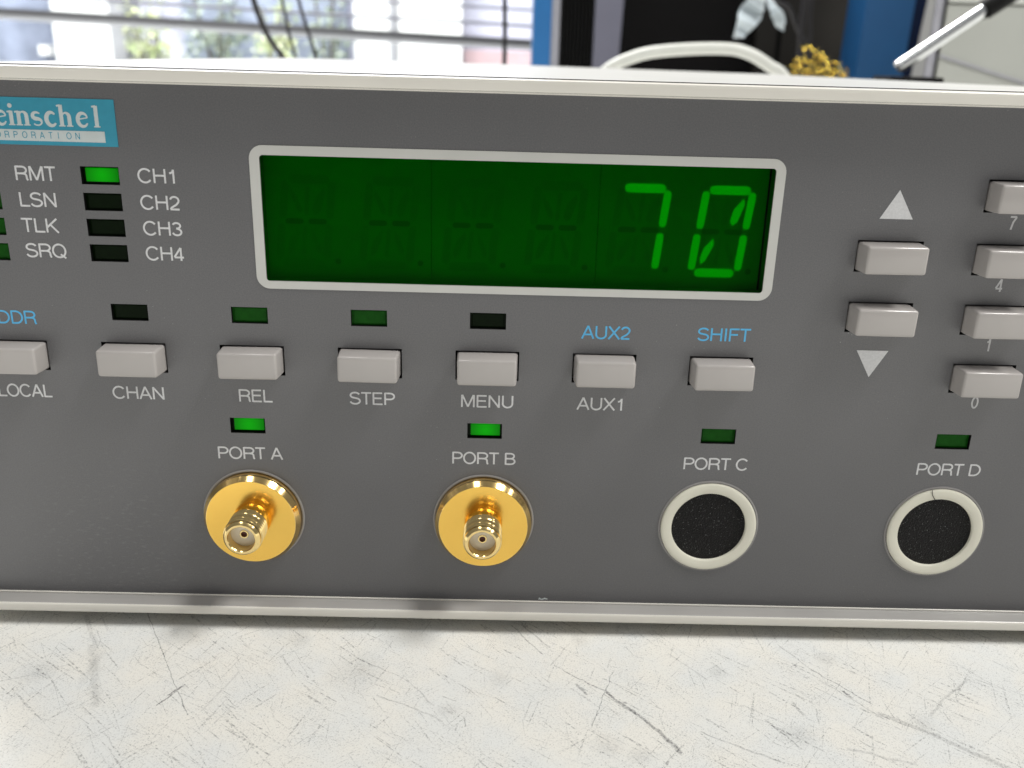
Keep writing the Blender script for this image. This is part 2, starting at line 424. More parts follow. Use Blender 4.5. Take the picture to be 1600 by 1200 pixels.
# ------------------------------------------------------------------ the instrument
inst = empty('bench_instrument', (0, 0, BENCH), 'grey-faced bench test instrument with green display, push buttons and gold connectors', 'test instrument')
XL, XR, ZB, ZT = -86.5, 345.0, -39.55, 44.65       # panel outline
LEDW, LEDH = 5.6, 2.6
BX = [0.27 + 18.42 * k for k in range(-4, 3)]
BZ, HW, HH = 3.34, 5.0, 2.43
buttons = [(x, BZ) for x in BX] + [(60.8, 22.3), (60.8, 12.75)] + [(78.85, z) for z in (31.75, 22.2, 12.75, 3.12)] + [(96.9, z) for z in (31.75, 22.2, 12.75, 3.12)]
leds = [(BX[k], 10.63, t) for k, t in ((1, 'd'), (2, 'g'), (3, 'g'), (4, 'd'))]
leds += [(-38.1, -7.76, 'on'), (0.05, -7.76, 'on'), (37.95, -7.76, 'g'), (76.25, -7.76, 'g')]
leds += [(-57.05, 31.28 - 3.83 * k, 'on' if k == 0 else 'd') for k in range(4)]
leds += [(-74.85, 31.1 - 3.83 * k, 'd' if k == 0 else 'g') for k in range(4)]
DX0, DX1, DZ0, DZ1 = -33.6, 42.27, 16.14, 34.92
holes = [(x - HW, x + HW, z - HH, z + HH) for x, z in buttons]
holes += [(x - LEDW / 2, x + LEDW / 2, z - LEDH / 2, z + LEDH / 2) for x, z, t in leds]
holes.append((DX0, DX1, DZ0, DZ1))

# front panel: one plate with real cut-outs
xs = sorted({XL - 1, XR + 1} | {h[0] for h in holes} | {h[1] for h in holes} | {x * 12.0 for x in range(-7, 28)})
zs = sorted({ZB - 1, ZT + 1} | {h[2] for h in holes} | {h[3] for h in holes})
bm = B(); vc = {}
def pv(x, z, y=0):
    k = (round(x, 4), round(z, 4), y)
    if k not in vc: vc[k] = bm.verts.new((x, y, z))
    return vc[k]
for i in range(len(xs) - 1):
    for j in range(len(zs) - 1):
        cx, cz = (xs[i] + xs[i + 1]) / 2, (zs[j] + zs[j + 1]) / 2
        if any(h[0] < cx < h[1] and h[2] < cz < h[3] for h in holes): continue
        bm.faces.new((pv(xs[i], zs[j]), pv(xs[i + 1], zs[j]), pv(xs[i + 1], zs[j + 1]), pv(xs[i], zs[j + 1])))
mk('front_panel', bm, M_panel, inst)
# walls of the cut-outs (edges of the plate)
def walls(hs, dep):
    bm = B()
    for a, c, d, e in hs:
        pts = [(a, d), (c, d), (c, e), (a, e)]
        for k in range(4):
            p, q = pts[k], pts[(k + 1) % 4]
            bm.faces.new([bm.verts.new(v) for v in ((p[0], 0, p[1]), (q[0], 0, q[1]), (q[0], dep, q[1]), (p[0], dep, p[1]))])
    return bm
nb, nl = len(buttons), len(leds)
edge_me = None
for bx_, bz_ in buttons:
    if edge_me is None: edge_me = mk('cutout_edge', walls([(-HW, HW, -HH, HH)], 1.6), M_black, inst, loc=(bx_, 0, bz_)).data
    else: share('cutout_edge', edge_me, inst, (bx_, 0, bz_))
mk('display_well', walls(holes[nb + nl:], 2.4), M_well, inst)
bm = B(); box(bm, XL - .5, XR, 3.4, 5, ZB - .5, ZT + .5)
mk('chassis_plate', bm, M_dark, inst)

# bezel frame: profile swept round the panel
prof = [(-.30, .02), (-.30, -.12), (-.22, -.20), (-.07, -.20), (-.02, -.10), (0, -.12), (0, -2.85), (.06, -3.05), (.2, -3.2), (.38, -3.25),
        (1.35, -3.25), (1.58, -3.18), (1.72, -3.0), (1.78, -2.75), (1.80, -1.0), (1.80, .55), (1.2, .6), (1.2, 4.2), (-.30, 4.2)]
bm = B(); rings = []
for cx, cz, sx, sz in ((XL, ZB, -1, -1), (XR, ZB, 1, -1), (XR, ZT, 1, 1), (XL, ZT, -1, 1)):
    rings.append([bm.verts.new((cx + sx * o, y, cz + sz * o)) for o, y in prof])
for k in range(4):
    a, c = rings[k], rings[(k + 1) % 4]
    for i in range(len(prof)):
        i2 = (i + 1) % len(prof)
        bm.faces.new((a[i], c[i], c[i2], a[i2]))
bmesh.ops.recalc_face_normals(bm, faces=bm.faces)
bm.faces.ensure_lookup_table()
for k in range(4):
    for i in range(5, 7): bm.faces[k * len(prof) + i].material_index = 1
bez = mk('bezel_frame', bm, M_frame, inst, smooth=True)
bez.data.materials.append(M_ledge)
bez.data.set_sharp_from_angle(angle=R(50))
bm = B(); box(bm, XL - 1.4, XR + 1.4, .62, 1.25, 45.2, 46.56); mk('seam_shadow_strip', bm, M_dark, inst)  # dark strip added for the shade in the gap between bezel and lid

# lid: slightly bowed sheet with rolled left edge
def lid_z(x, y):
    t = min(1, max(0, y / 260))
    xp = [(-90, 47.35), (2, 47.15), (113, 46.2), (223, 43.6), (345, 42)]
    far = xp[-1][1]
    for (a, za), (c, zc) in zip(xp, xp[1:]):
        if x <= c: far = za + (zc - za) * max(0, (x - a)) / (c - a); break
    near = 46.50 + (-.0012 * max(0, x - 20))
    z = near + (far - near) * (t ** .75)
    z -= 1.3 * math.exp(-(x + 89.5) / 5.0) * math.exp(-y / 60) + .5 * math.exp(-(x + 89.5) / 1.0)
    z += .03 * math.sin(x * .11 + 1) * math.sin(y * .05)
    return z
bm = B(); nx, ny = 90, 40
gx = [-89.5 + 436 * (k / nx) ** 1.3 for k in range(nx + 1)]
gy = [1.3 + 259 * (k / ny) ** 1.6 for k in range(ny + 1)]
vs = [[bm.verts.new((x, y, lid_z(x, y))) for y in gy] for x in gx]
for i in range(nx):
    for j in range(ny): bm.faces.new((vs[i][j], vs[i + 1][j], vs[i + 1][j + 1], vs[i][j + 1]))
r = bmesh.ops.extrude_face_region(bm, geom=list(bm.faces))
for v in r['geom']:
    if isinstance(v, bmesh.types.BMVert): v.co.z -= 1.2
bmesh.ops.recalc_face_normals(bm, faces=bm.faces)
mk('lid', bm, M_lid, inst, smooth=True)
bm = B()
box(bm, -88.2, 346, 1.3, 259, -41.2, -40); box(bm, -88.2, -87, 1.3, 259, -40, 43.5); box(bm, 344.8, 346, 1.3, 259, -40, 41)
box(bm, -87, 344.8, 257.8, 259, -40, 41)
mk('case_shell', bm, M_lid, inst)
bm = B(); lathe(bm, [(0, 0), (0, 7), (2.6, 8), (2.9, 7.5), (2.9, 0)], n=24)
bmesh.ops.rotate(bm, verts=bm.verts, cent=(0, 0, 0), matrix=Matrix.Rotation(R(-90), 3, 'X'))
f0 = mk('rubber_foot', bm, M_rubber, inst, loc=(-60, 30, -BENCH + 2.9))
for x, y in ((300, 30), (-60, 230), (300, 230)): share('rubber_foot', f0.data, inst, (x, y, -BENCH + 2.9))

# ---- push buttons
def button_mesh():
    bm = B()
    w0, h0, w1, h1 = 4.84, 2.24, 4.58, 2.10
    r = bmesh.ops.create_cube(bm, size=2)
    for v in r['verts']:
        fr = v.co.y < 0
        v.co = Vector((v.co.x * (w1 if fr else w0), -3.5 if fr else 2.2, v.co.z * (h1 if fr else h0)))
    es = [e for e in bm.edges if not all(v.co.y > 0 for v in e.verts)]
    bmesh.ops.bevel(bm, geom=es, offset=.42, segments=4, profile=.5, affect='EDGES')
    bmesh.ops.recalc_face_normals(bm, faces=bm.faces)
    return bm
proto = None
for i, (x, z) in enumerate(buttons):
    jx, jz = random.uniform(-.03, .03), random.uniform(-.04, .04) - .02
    if proto is None:
        proto = mk('push_button', button_mesh(), M_button, inst, smooth=True, loc=(x + jx, 0, z + jz)); proto.data.set_sharp_from_angle(angle=R(60))
    else: share('push_button', proto.data, inst, (x + jx, random.uniform(-.08, .08), z + jz)).rotation_euler = (R(random.uniform(-.8, .8)), R(random.uniform(-.5, .5)), R(random.uniform(-.8, .8)))

# ---- indicators
def lens(w_, h_, y0):
    bm = B(); box(bm, -w_ / 2, w_ / 2, y0, y0 + 1, -h_ / 2, h_ / 2, .12, 2); return bm
led_edge = None
for x, z, t in leds:
    bm = B(); box(bm, -LEDW / 2 - .2, LEDW / 2 + .2, 0.72, 1.2, -LEDH / 2 - .2, LEDH / 2 + .2)
    well = mk('indicator_window', bm, M_led_dim if t != 'g' else M_led_dim2, inst, loc=(x, 0, z))
    if led_edge is None: led_edge = mk('window_edge', walls([(-LEDW / 2, LEDW / 2, -LEDH / 2, LEDH / 2)], .8), M_black, well).data
    else: share('window_edge', led_edge, well, (0, 0, 0))
    if t == 'on':
        l = mk('lamp_lens', lens(4.75, 2.0, .40), M_led_on, well, loc=(.10, 0, .08))
        well['label'] = 'green indicator window with its lamp lit'
    else:
        l = mk('lamp_lens', lens(5.0, 2.2, .60), M_led_dim if t == 'd' else M_led_dim2, well)

# ---- display
bm = B()
def rrect(x0, x1, z0, z1, r, n=8):
    out = []
    for cx, cz, a0 in ((x1 - r, z1 - r, 0), (x0 + r, z1 - r, 90), (x0 + r, z0 + r, 180), (x1 - r, z0 + r, 270)):
        for k in range(n + 1):
            a = R(a0 + 90 * k / n); out.append((cx + r * math.cos(a), cz + r * math.sin(a)))
    return out
inn = rrect(DX0 + .02, DX1 - .02, DZ0 + .02, DZ1 - .02, .55); outr = rrect(-35.05, 43.68, 14.98, 36.3, 2.0)
def ring(bm, A, C, y, y2):
    a = [bm.verts.new((p[0], y, p[1])) for p in A]; c = [bm.verts.new((p[0], y, p[1])) for p in C]
    c2 = [bm.verts.new((p[0], y2, p[1])) for p in C]; a2 = [bm.verts.new((p[0], y2, p[1])) for p in A]
    n = len(A)
    for k in range(n):
        q = (k + 1) % n
        bm.faces.new((a[k], a[q], c[q], c[k])); bm.faces.new((c[k], c[q], c2[q], c2[k])); bm.faces.new((a[q], a[k], a2[k], a2[q]))
    bmesh.ops.recalc_face_normals(bm, faces=bm.faces)
ring(bm, inn, outr, -.12, -.002)
mk('display_surround', bm, M_surround, inst)
bm = B(); box(bm, DX0 + .02, DX1 - .02, 0.30, 0.38, DZ0 + .02, DZ1 - .02); mk('display_filter', bm, M_filter, inst)

# three modules of two fourteen-segment digits
PITCH = 12.66
D0 = (31.3, 18.6)            # lower left corner of the last digit
def vseg(x0, z0, x1, z1, hw):      # bar with rounded ends
    d = Vector((x1 - x0, z1 - z0)); L_ = d.length; d.normalize(); n = Vector((-d.y, d.x)); pts = []
    a0 = math.atan2(d.y, d.x)
    p0 = Vector((x0, z0)) + d * hw; p1 = Vector((x1, z1)) - d * hw
    for k in range(7):
        a = a0 - math.pi / 2 + math.pi * k / 6; pts.append((p1.x + hw * math.cos(a), p1.y + hw * math.sin(a)))
    for k in range(7):
        a = a0 + math.pi / 2 + math.pi * k / 6; pts.append((p0.x + hw * math.cos(a), p0.y + hw * math.sin(a)))
    return pts
def arc_pts(cx, cz, r_): return [(cx + r_ * math.cos(2 * math.pi * k / 14), cz + r_ * math.sin(2 * math.pi * k / 14)) for k in range(14)]
SEG = {'a': vseg(33.2, 31.28, 39.45, 31.28, .68), 'd': vseg(31.95, 18.62, 38.15, 18.62, .68),
       'f': vseg(32.18, 25.35, 32.78, 31.1, .58), 'b': vseg(39.24, 25.45, 39.8, 31.05, .58),
       'e': vseg(31.45, 18.98, 31.97, 24.62, .58), 'c': vseg(38.6, 19.02, 39.12, 24.62, .58),
       'g': vseg(32.5, 25.0, 35.3, 25.0, .42), 'h': vseg(36.0, 25.0, 38.8, 25.0, .42),
       'i': [(38.5, 30.15), (38.78, 29.25), (37.85, 26.5), (37.12, 25.95), (36.7, 26.7), (37.15, 28.45)],
       'j': [(34.5, 24.0), (34.62, 22.9), (33.5, 20.45), (32.82, 19.9), (32.62, 20.8), (33.15, 22.5)],
       'k': [(33.55, 30.05), (33.35, 29.2), (34.4, 26.6), (35.0, 26.2), (35.2, 26.8), (34.5, 28.5)],
       'l': [(36.45, 23.9), (36.35, 22.9), (37.15, 20.5), (37.6, 20.1), (37.85, 20.9), (37.15, 22.6)],
       'm': vseg(35.7, 26.0, 36.1, 30.3, .32), 'n': vseg(35.1, 19.8, 35.5, 24.2, .32),
       'p': arc_pts(40.3, 18.95, .48)}
mods = []
for k in range(3):
    x0 = -33.95 + 25.32 * k
    bm = B(); box(bm, x0 + .05, x0 + 25.27, 2.32, 3.3, DZ0 - .4, DZ1 + .4)
    mods.append(mk('display_module', bm, M_module, inst))
on = {4: 'abc', 5: 'abcdefij'}
for dgt in range(6):
    ox = -PITCH * (5 - dgt)
    if dgt == 4: ox = -12.80
    for s, pts in SEG.items():
        lit = s in on.get(dgt, '')
        cx = sum(p[0] for p in pts) / len(pts); cz = sum(p[1] for p in pts) / len(pts)
        bm = B(); poly_prism(bm, [(x - cx, z - cz) for x, z in pts], 2.30, 2.325)
        sg = mk('segment', bm, M_seg_on if lit else (M_seg_dot if s in 'pgh' else M_seg_off), mods[dgt // 2], loc=(cx + ox, 0, cz))
        if lit: sg['label'] = 'lit green segment'

# ---- lettering: every word one part, monoline strokes
def arc(cx, cy, rx, ry, a0, a1, n=12):
    return [(cx + rx * math.cos(R(a0 + (a1 - a0) * k / n)), cy + ry * math.sin(R(a0 + (a1 - a0) * k / n))) for k in range(n + 1)]
G = {   # cap height 1, (advance, strokes)
 'A': (.70, [[(.04, 0), (.35, 1)], [(.35, 1), (.66, 0)], [(.14, .33), (.56, .33)]]),
 'B': (.70, [[(.10, 0), (.10, 1)], [(.10, .95), (.38, .95)] + arc(.38, .735, .21, .215, 90, -90) + [(.10, .52)], [(.40, .52)] + arc(.40, .285, .23, .235, 90, -90) + [(.10, .05)]]),
 'C': (.74, [arc(.385, .5, .325, .47, 38, 322, 22)]),
 'D': (.74, [[(.10, 0), (.10, 1)], [(.10, .95), (.33, .95)] + arc(.33, .5, .34, .45, 90, -90, 16) + [(.10, .05)]]),
 'E': (.66, [[(.10, 0), (.10, 1)], [(.10, .95), (.60, .95)], [(.10, .53), (.56, .53)], [(.10, .05), (.61, .05)]]),
 'F': (.61, [[(.10, 0), (.10, 1)], [(.10, .95), (.58, .95)], [(.10, .52), (.52, .52)]]),
 'H': (.73, [[(.10, 0), (.10, 1)], [(.63, 0), (.63, 1)], [(.10, .53), (.63, .53)]]),
 'I': (.27, [[(.135, 0), (.135, 1)]]),
 'K': (.69, [[(.10, 0), (.10, 1)], [(.62, 1), (.10, .36)], [(.29, .56), (.66, 0)]]),
 'L': (.57, [[(.10, 0), (.10, 1)], [(.10, .05), (.56, .05)]]),
 'M': (.86, [[(.10, 0), (.10, 1)], [(.12, 1), (.43, .04)], [(.43, .04), (.74, 1)], [(.76, 0), (.76, 1)]]),
 'N': (.74, [[(.10, 0), (.10, 1)], [(.10, .98), (.63, .02)], [(.63, 0), (.63, 1)]]),
 'O': (.78, [arc(.39, .5, .33, .47, 0, 360, 28)]),
 'P': (.67, [[(.10, 0), (.10, 1)], [(.10, .95), (.38, .95)] + arc(.38, .705, .235, .245, 90, -90) + [(.10, .46)]]),
 'Q': (.78, [arc(.39, .5, .33, .47, 0, 360, 28), [(.45, .25), (.72, -.03)]]),
 'R': (.73, [[(.10, 0), (.10, 1)], [(.10, .95), (.42, .95)] + arc(.42, .715, .225, .235, 90, -90) + [(.10, .48)], [(.44, .48)] + arc(.47, .30, .16, .17, 90, 0, 6) + [(.64, .12), (.68, 0)]]),
 'S': (.67, [arc(.335, .745, .25, .215, 18, 170, 10) + arc(.315, .735, .235, .20, 190, 262, 5) + arc(.36, .27, .25, .235, 82, -10, 8)[0:] + arc(.335, .27, .27, .235, -20, -168, 10)]),
 'T': (.61, [[(.305, 0), (.305, .96)], [(.02, .95), (.59, .95)]]),
 'U': (.73, [[(.10, 1), (.10, .36)] + arc(.365, .34, .265, .305, 180, 360, 14) + [(.63, 1)]]),
 'X': (.67, [[(.04, 0), (.62, 1)], [(.05, 1), (.63, 0)]]),
 '0': (.56, [arc(.28, .48, .215, .44, 0, 360, 24)]),
 '1': (.56, [[(.33, 0), (.33, .97)], [(.13, .72), (.20, .73), (.29, .80), (.32, .96)]]),
 '2': (.56, [arc(.28, .68, .215, .26, 165, -30, 12) + [(.36, .38), (.12, .18), (.06, .05)], [(.05, .05), (.51, .05)]]),
 '3': (.56, [arc(.27, .725, .195, .20, 160, -60, 10) + [(.25, .52)], [(.25, .52), (.32, .51)] + arc(.275, .275, .225, .235, 65, -165, 12)]),
 '4': (.56, [[(.39, 0), (.39, .96)], [(.38, .95), (.04, .27)], [(.04, .25), (.53, .25)]]),
 '7': (.56, [[(.04, .93), (.51, .93)], [(.49, .92), (.30, .55), (.20, 0)]]),
 ' ': (.28, []),
}
def stroke(bm, pts, wd, y, closed=False):
    P = [Vector(p) for p in pts]
    Q = [P[0]]
    for p in P[1:]:
        if (p - Q[-1]).length > 1e-4: Q.append(p)
    P = Q
    if (P[0] - P[-1]).length < 1e-3: closed = True; P = P[:-1]
    n = len(P); Lf = []; Rt = []
    for i in range(n):
        a = P[i - 1] if (i > 0 or closed) else None
        c = P[(i + 1) % n] if (i < n - 1 or closed) else None
        d1 = (P[i] - a).normalized() if a is not None else None
        d2 = (c - P[i]).normalized() if c is not None else None
        if d1 is None: d1 = d2
        if d2 is None: d2 = d1
        t = (d1 + d2)
        t = d1 if t.length < 1e-3 else t.normalized()
        nn = Vector((-t.y, t.x)); k = 1 / max(.45, nn.dot(Vector((-d1.y, d1.x))))
        ww = wd[i] if isinstance(wd, list) and i < len(wd) else (wd[-1] if isinstance(wd, list) else wd)
        Lf.append(bm.verts.new((P[i].x + nn.x * ww / 2 * k, y, P[i].y + nn.y * ww / 2 * k)))
        Rt.append(bm.verts.new((P[i].x - nn.x * ww / 2 * k, y, P[i].y - nn.y * ww / 2 * k)))
    for i in range(n if closed else n - 1):
        j = (i + 1) % n
        bm.faces.new((Rt[i], Rt[j], Lf[j], Lf[i]))
def word(text, x0, width, base, cap, mat, wt=.136, name='lettering', y=-.02, parent=None):
    adv = [G[c][0] for c in text]
    nat = sum(adv) - .10 - (adv[-1] - max([p[0] for s in G[text[-1]][1] for p in s] + [0])) + .05
    sx = width / (nat * cap) if width else 1.0
    bm = B(); x = -.10 + .05
    for c in text:
        for k, s in enumerate(G[c][1]):
            stroke(bm, [((x + p[0]) * cap * sx, p[1] * cap) for p in s], wt * cap, -.006 * k)
        x += G[c][0]
    for f in bm.faces:
        if f.normal.y > 0: pass
    bmesh.ops.translate(bm, vec=(x0, y, base), verts=bm.verts)
    return mk(name, bm, mat, parent or inst)
CAP = 2.08
WORDS = [('RMT', -69.41, 5.9, 30.33), ('LSN', -69.35, 5.25, 26.51), ('TLK', -69.5, 5.3, 22.70), ('SRQ', -69.45, 5.85, 18.92),
         ('CH1', -51.46, 5.16, 30.42), ('CH2', -51.46, 5.62, 26.53), ('CH3', -51.45, 5.56, 22.70), ('CH4', -51.45, 5.6, 18.90),
         ('LOCAL', -77.2, 8.45, -3.64), ('CHAN', -59.06, 7.92, -3.60), ('REL', -39.15, 5.3, -3.64), ('STEP', -21.5, 7.04, -3.64),
         ('MENU', -3.8, 8.2, -3.67), ('AUX1', 14.85, 7.0, -3.66),
         ('PORT A', -43.25, 10.4, -13.62), ('PORT B', -5.15, 10.2, -13.60), ('PORT C', 32.75, 10.35, -13.68), ('PORT D', 71.2, 10.4, -13.74)]
for t, x, wd, bz in WORDS: word(t, x, wd, bz, CAP, M_white_ink)
for t, x, wd, bz in (('ADDR', -77.3, 7.7, 8.40), ('AUX2', 14.99, 7.38, 8.22), ('SHIFT', 33.05, 8.19, 8.33)): word(t, x, wd, bz, CAP, M_blue_ink)
for t, x, bz in (('7', 78.15, 26.87), ('4', 78.05, 17.3), ('1', 78.3, 7.75), ('0', 78.0, -1.85)): word(t, x, None, bz, 2.05, M_key_ink)
for tri in ([(58.5, 28.0), (63.5, 28.0), (60.9, 32.3)], [(58.2, 7.4), (60.75, 3.0), (63.2, 7.4)]):
    bm = B(); poly_prism(bm, tri, -.03, -.002); mk('arrow_mark', bm, M_white_ink, inst)

# ---- maker's plate
bm = B(); box(bm, -76.6, -53.85, -.10, -.002, 35.45, 42.05); plate = mk('name_plate', bm, M_logo_blue, inst)
bm = B(); box(bm, -75.6, -55.6, -.13, -.101, 36.02, 37.58); mk('plate_band', bm, M_logo_white, plate)
def serif_word():
    bm = B(); base = 38.15; lv = [0]
    def S(pts, wd):
        lv[0] += 1
        stroke(bm, [(x, base + z) for x, z in pts], wd, -.112 - .002 * (lv[0] % 6))
    T, t = .56, .20
    def stem(x, h, flag=True, foot=True):
        S([(x, 0), (x, h)], T)
        if foot: S([(x - .46, .08), (x + .46, .08)], .17)
        if flag: S([(x - .55, h - .16), (x, h - .05)], .24)
    def e(x):
        S(arc(x + .98, 1.0, .72, .92, 20, 330, 22), [t + (T - t) * max(0, math.sin(math.pi * k / 22)) for k in range(23)])
        S([(x + .40, 1.08), (x + 1.66, 1.30)], .18)
    def n(x, h=2.0):
        stem(x + .5, h); S([(x + .62, 1.35)] + arc(x + 1.12, 1.3, .5, .6, 150, 10, 8) + [(x + 1.62, 1.0), (x + 1.62, 0)], [.16, .2, .2, .22, .26, .32, .4, .48, .54, T, T, T])
        S([(x + 1.16, .08), (x + 2.08, .08)], .17)
    # W
    S([(-74.9, 2.85), (-74.05, 0)], T); S([(-74.05, 0), (-73.2, 2.6)], .22); S([(-73.2, 2.6), (-72.4, 0)], T); S([(-72.4, 0), (-71.5, 2.85)], .22)
    S([(-75.3, 2.8), (-74.4, 2.8)], .17); S([(-71.95, 2.8), (-71.1, 2.8)], .17)
    e(-71.15)
    stem(-68.72, 2.0); S(arc(-68.75, 2.72, .16, .16, 0, 360, 12), .32)
    n(-68.15)
    S(arc(-65.1, 1.45, .55, .42, 35, 180, 8) + arc(-65.1, 1.38, .55, .4, 190, 260, 4) + arc(-65.0, .55, .55, .42, 80, 0, 5) + arc(-65.05, .5, .6, .42, -5, -150, 8), [.2, .22, .28, .32, .36, .4, .42, .46, .5, .54, .56, .56, .56, .54, .5, .46, .42, .4, .36, .3, .26, .22, .2])
    S(arc(-63.0, 1.0, .72, .92, 45, 322, 20), [t + (T - t) * math.sin(math.pi * k / 20) + .06 for k in range(21)])
    n(-62.05, 3.0)
    e(-59.5)
    stem(-56.55, 3.0)
    return bm
mk('plate_lettering', serif_word(), M_logo_white, plate)
x = -72.6
for c in 'CORPORATION':
    G_c = G[c][0]
    bm = B()
    for k, s in enumerate(G[c][1]): stroke(bm, [(x + p[0] * .98, 36.40 + p[1] * .92) for p in s], .11, -.135 - .004 * k)
    mk('plate_letter', bm, M_logo_blue, plate)
    x += 1.27

# ---- gold coaxial connectors
def thread_profile():
    p = [(-2.28, 2.70), (-3.3, 2.70)]
    n = 60
    for k in range(n):
        y = -3.35 - 4.05 * k / n
        p.append((y, 2.93 + .20 * math.cos(2 * math.pi * (y + 3.35) / .70 + math.pi)))
    p += [(-7.75, 2.95), (-8.15, 2.62), (-8.2, 2.55), (-8.2, 2.22), (-8.05, 2.12), (-5.8, 2.12)]
    return p
# crests every 0.70 mm
def flange_bm():
    bm = lathe(B(), [(.4, 7.95), (-1.45, 7.95), (-2.28, 7.34), (-2.30, 7.30), (-2.30, 2.6)], n=160)
    for f in bm.faces:
        if 7.31 < max((v.co.x ** 2 + v.co.z ** 2) ** .5 for v in f.verts) and min((v.co.x ** 2 + v.co.z ** 2) ** .5 for v in f.verts) > 7.2: f.material_index = 1
    return bm
def connector(x, z, label):
    hub = mk('coaxial_connector', flange_bm(), M_gold, inst, smooth=True, loc=(x, 0, z))
    hub['label'] = label
    hub.data.materials.append(M_gold_edge)
    hub.data.set_sharp_from_angle(angle=R(25))
    o = mk('threaded_barrel', lathe(B(), thread_profile(), n=96), M_gold_bright, hub, smooth=True)
    o.data.set_sharp_from_angle(angle=R(25))
    mk('dielectric', lathe(B(), [(-6.35, 2.11), (-6.35, .72), (-5.5, .72)], n=64), M_ptfe, hub)
    mk('centre_contact', lathe(B(), [(-6.2, .72), (-6.45, .70), (-6.45, .50), (-5.2, .48)], n=32), M_gold_bright, hub, smooth=True)
    mk('contact_bore', lathe(B(), [(-6.0, .49), (-6.0, 0)], n=32), M_contact, hub)
def rim(x, z, r0=8.02, r1=8.42):
    bm = lathe(B(), [(-.002, r0), (-.16, r0 + .05), (-.20, (r0 + r1) / 2), (-.12, r1 - .04), (-.002, r1)], n=96)
    return mk('port_rim', bm, M_halo, inst, smooth=True, loc=(x, 0, z))
PX = [-38.1, 0.12, 37.85, 76.05]; PZ = [-23.95, -23.9, -24.1, -24.2]
connector(PX[0], PZ[0], 'gold coaxial connector under the words PORT A')
connector(PX[1], PZ[1], 'gold coaxial connector under the words PORT B')
for k in range(4): rim(PX[k], PZ[k])
for k in (2, 3):
    bm = lathe(B(), [(-.002, 8.0), (-.35, 8.0), (-.5, 7.85), (-.55, 7.6), (-.5, 6.45), (-.42, 6.3), (-.28, 6.2), (-.02, 6.18)], n=96)
    rg = mk('port_cover', bm, M_cream, inst, smooth=True, loc=(PX[k], 0, PZ[k]))
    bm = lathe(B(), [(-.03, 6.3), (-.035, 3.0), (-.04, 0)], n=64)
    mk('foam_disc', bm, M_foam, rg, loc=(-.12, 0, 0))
    if k == 3:
        bm = B(); tube(bm, [(-1.9, -.58, 7.95), (-1.75, -.62, 7.1), (-1.2, -.60, 6.3)], .05, n=6, sub=4)
        bmesh.ops.scale(bm, vec=(1, 1, 1), verts=bm.verts)
        mk('hair', bm, M_black, rg)
# paint chip and dust near the lower edge
bm = B()
for i in range(9):
    cx, cz = 9.9 + i * .17 + random.uniform(-.05, .05), -38.75 + random.uniform(-.18, .16)
    pts = [(cx + random.uniform(.08, .2) * math.cos(a), cz + random.uniform(.05, .14) * math.sin(a)) for a in [k * math.pi / 3 for k in range(6)]]
    poly_prism(bm, pts, -.05 - i * .004, -.002)
mk('paint_chip', bm, M_logo_white, inst)

# ------------------------------------------------------------------ things behind the instrument (standing on the bench)
M_white_cable = material('white_cable', (0.68, 0.69, 0.64), rough=.35, var=.03)
M_black_cable = material('black_cable', (0.018, 0.016, 0.018), rough=.45, var=.1)
M_blue = material('blue_enamel', (0.018, 0.15, 0.40), rough=.45, var=.06, vscale=30)
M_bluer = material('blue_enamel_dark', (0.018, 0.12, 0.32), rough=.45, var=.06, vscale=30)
M_trim = material('grey_trim', (0.34, 0.34, 0.38), rough=.5, var=.05)
M_slate = material('slate_panel', (0.16, 0.16, 0.21), rough=.5, var=.05, vscale=20)
M_soot = material('soot_black', (0.003, 0.0025, 0.0025), rough=.6, var=.2, spec=.15)
M_brown = material('brown_black', (0.038, 0.035, 0.031), rough=.6, var=.15, vscale=15, spec=.15)
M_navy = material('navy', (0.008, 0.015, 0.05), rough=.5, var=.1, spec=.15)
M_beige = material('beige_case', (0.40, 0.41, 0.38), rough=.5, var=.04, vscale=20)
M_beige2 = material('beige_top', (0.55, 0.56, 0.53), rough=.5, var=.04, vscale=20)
M_steel = material('polished_steel', (0.80, 0.82, 0.83), rough=.22, metal=1, var=.02)
M_film = material('clear_film', (0.55, 0.62, 0.66), rough=.3, var=.25, vscale=60)

# rack on the left of the dark gap
rk = empty('rack_cabinet', (80, 1000, 0), 'blue-edged rack cabinet with black ribbed side, left of the white cable', 'rack cabinet')
def part(name, mat, parent, x0, x1, y0, y1, z0, z1, bev=.6):
    L0 = [c * 1000 for c in parent.location]
    bm = B(); box(bm, x0 - L0[0], x1 - L0[0], y0 - L0[1], y1 - L0[1], z0 - L0[2], z1 - L0[2], bev)
    return mk(name, bm, mat, parent)
part('corner_post', M_blue, rk, 27.9, 47.2, 900, 960, 0, 520, 1.5)
part('edge_trim', M_trim, rk, 47.4, 56.0, 902, 960, 0, 520)
part('side_wall', M_soot, rk, 56.2, 92.5, 915, 960, 0, 520)
for k in range(9): part('cooling_fin', M_black, rk, 57.4 + k * 3.9, 59.3 + k * 3.9, 903, 915.2, 0, 520, .3)
bm = B()
pts = [(92.6 - 80, 0), (117.5 - 80, 0), (132 - 80, 520), (92.6 - 80, 520)]
poly_prism(bm, pts, 901 - 1000, 960 - 1000); mk('slate_panel', bm, M_slate, rk)

dk = empty('equipment_case', (240, 1100, 0), 'large dark unlit equipment case behind the white cable loop', 'equipment case')
part('case_body', M_soot, dk, 100, 283, 985, 1200, 0, 520)
part('front_cover', M_brown, dk, 283.2, 430, 975, 1200, 0, 520)
part('cover_edge', M_soot, dk, 306, 311, 973.5, 975.2, 0, 520)

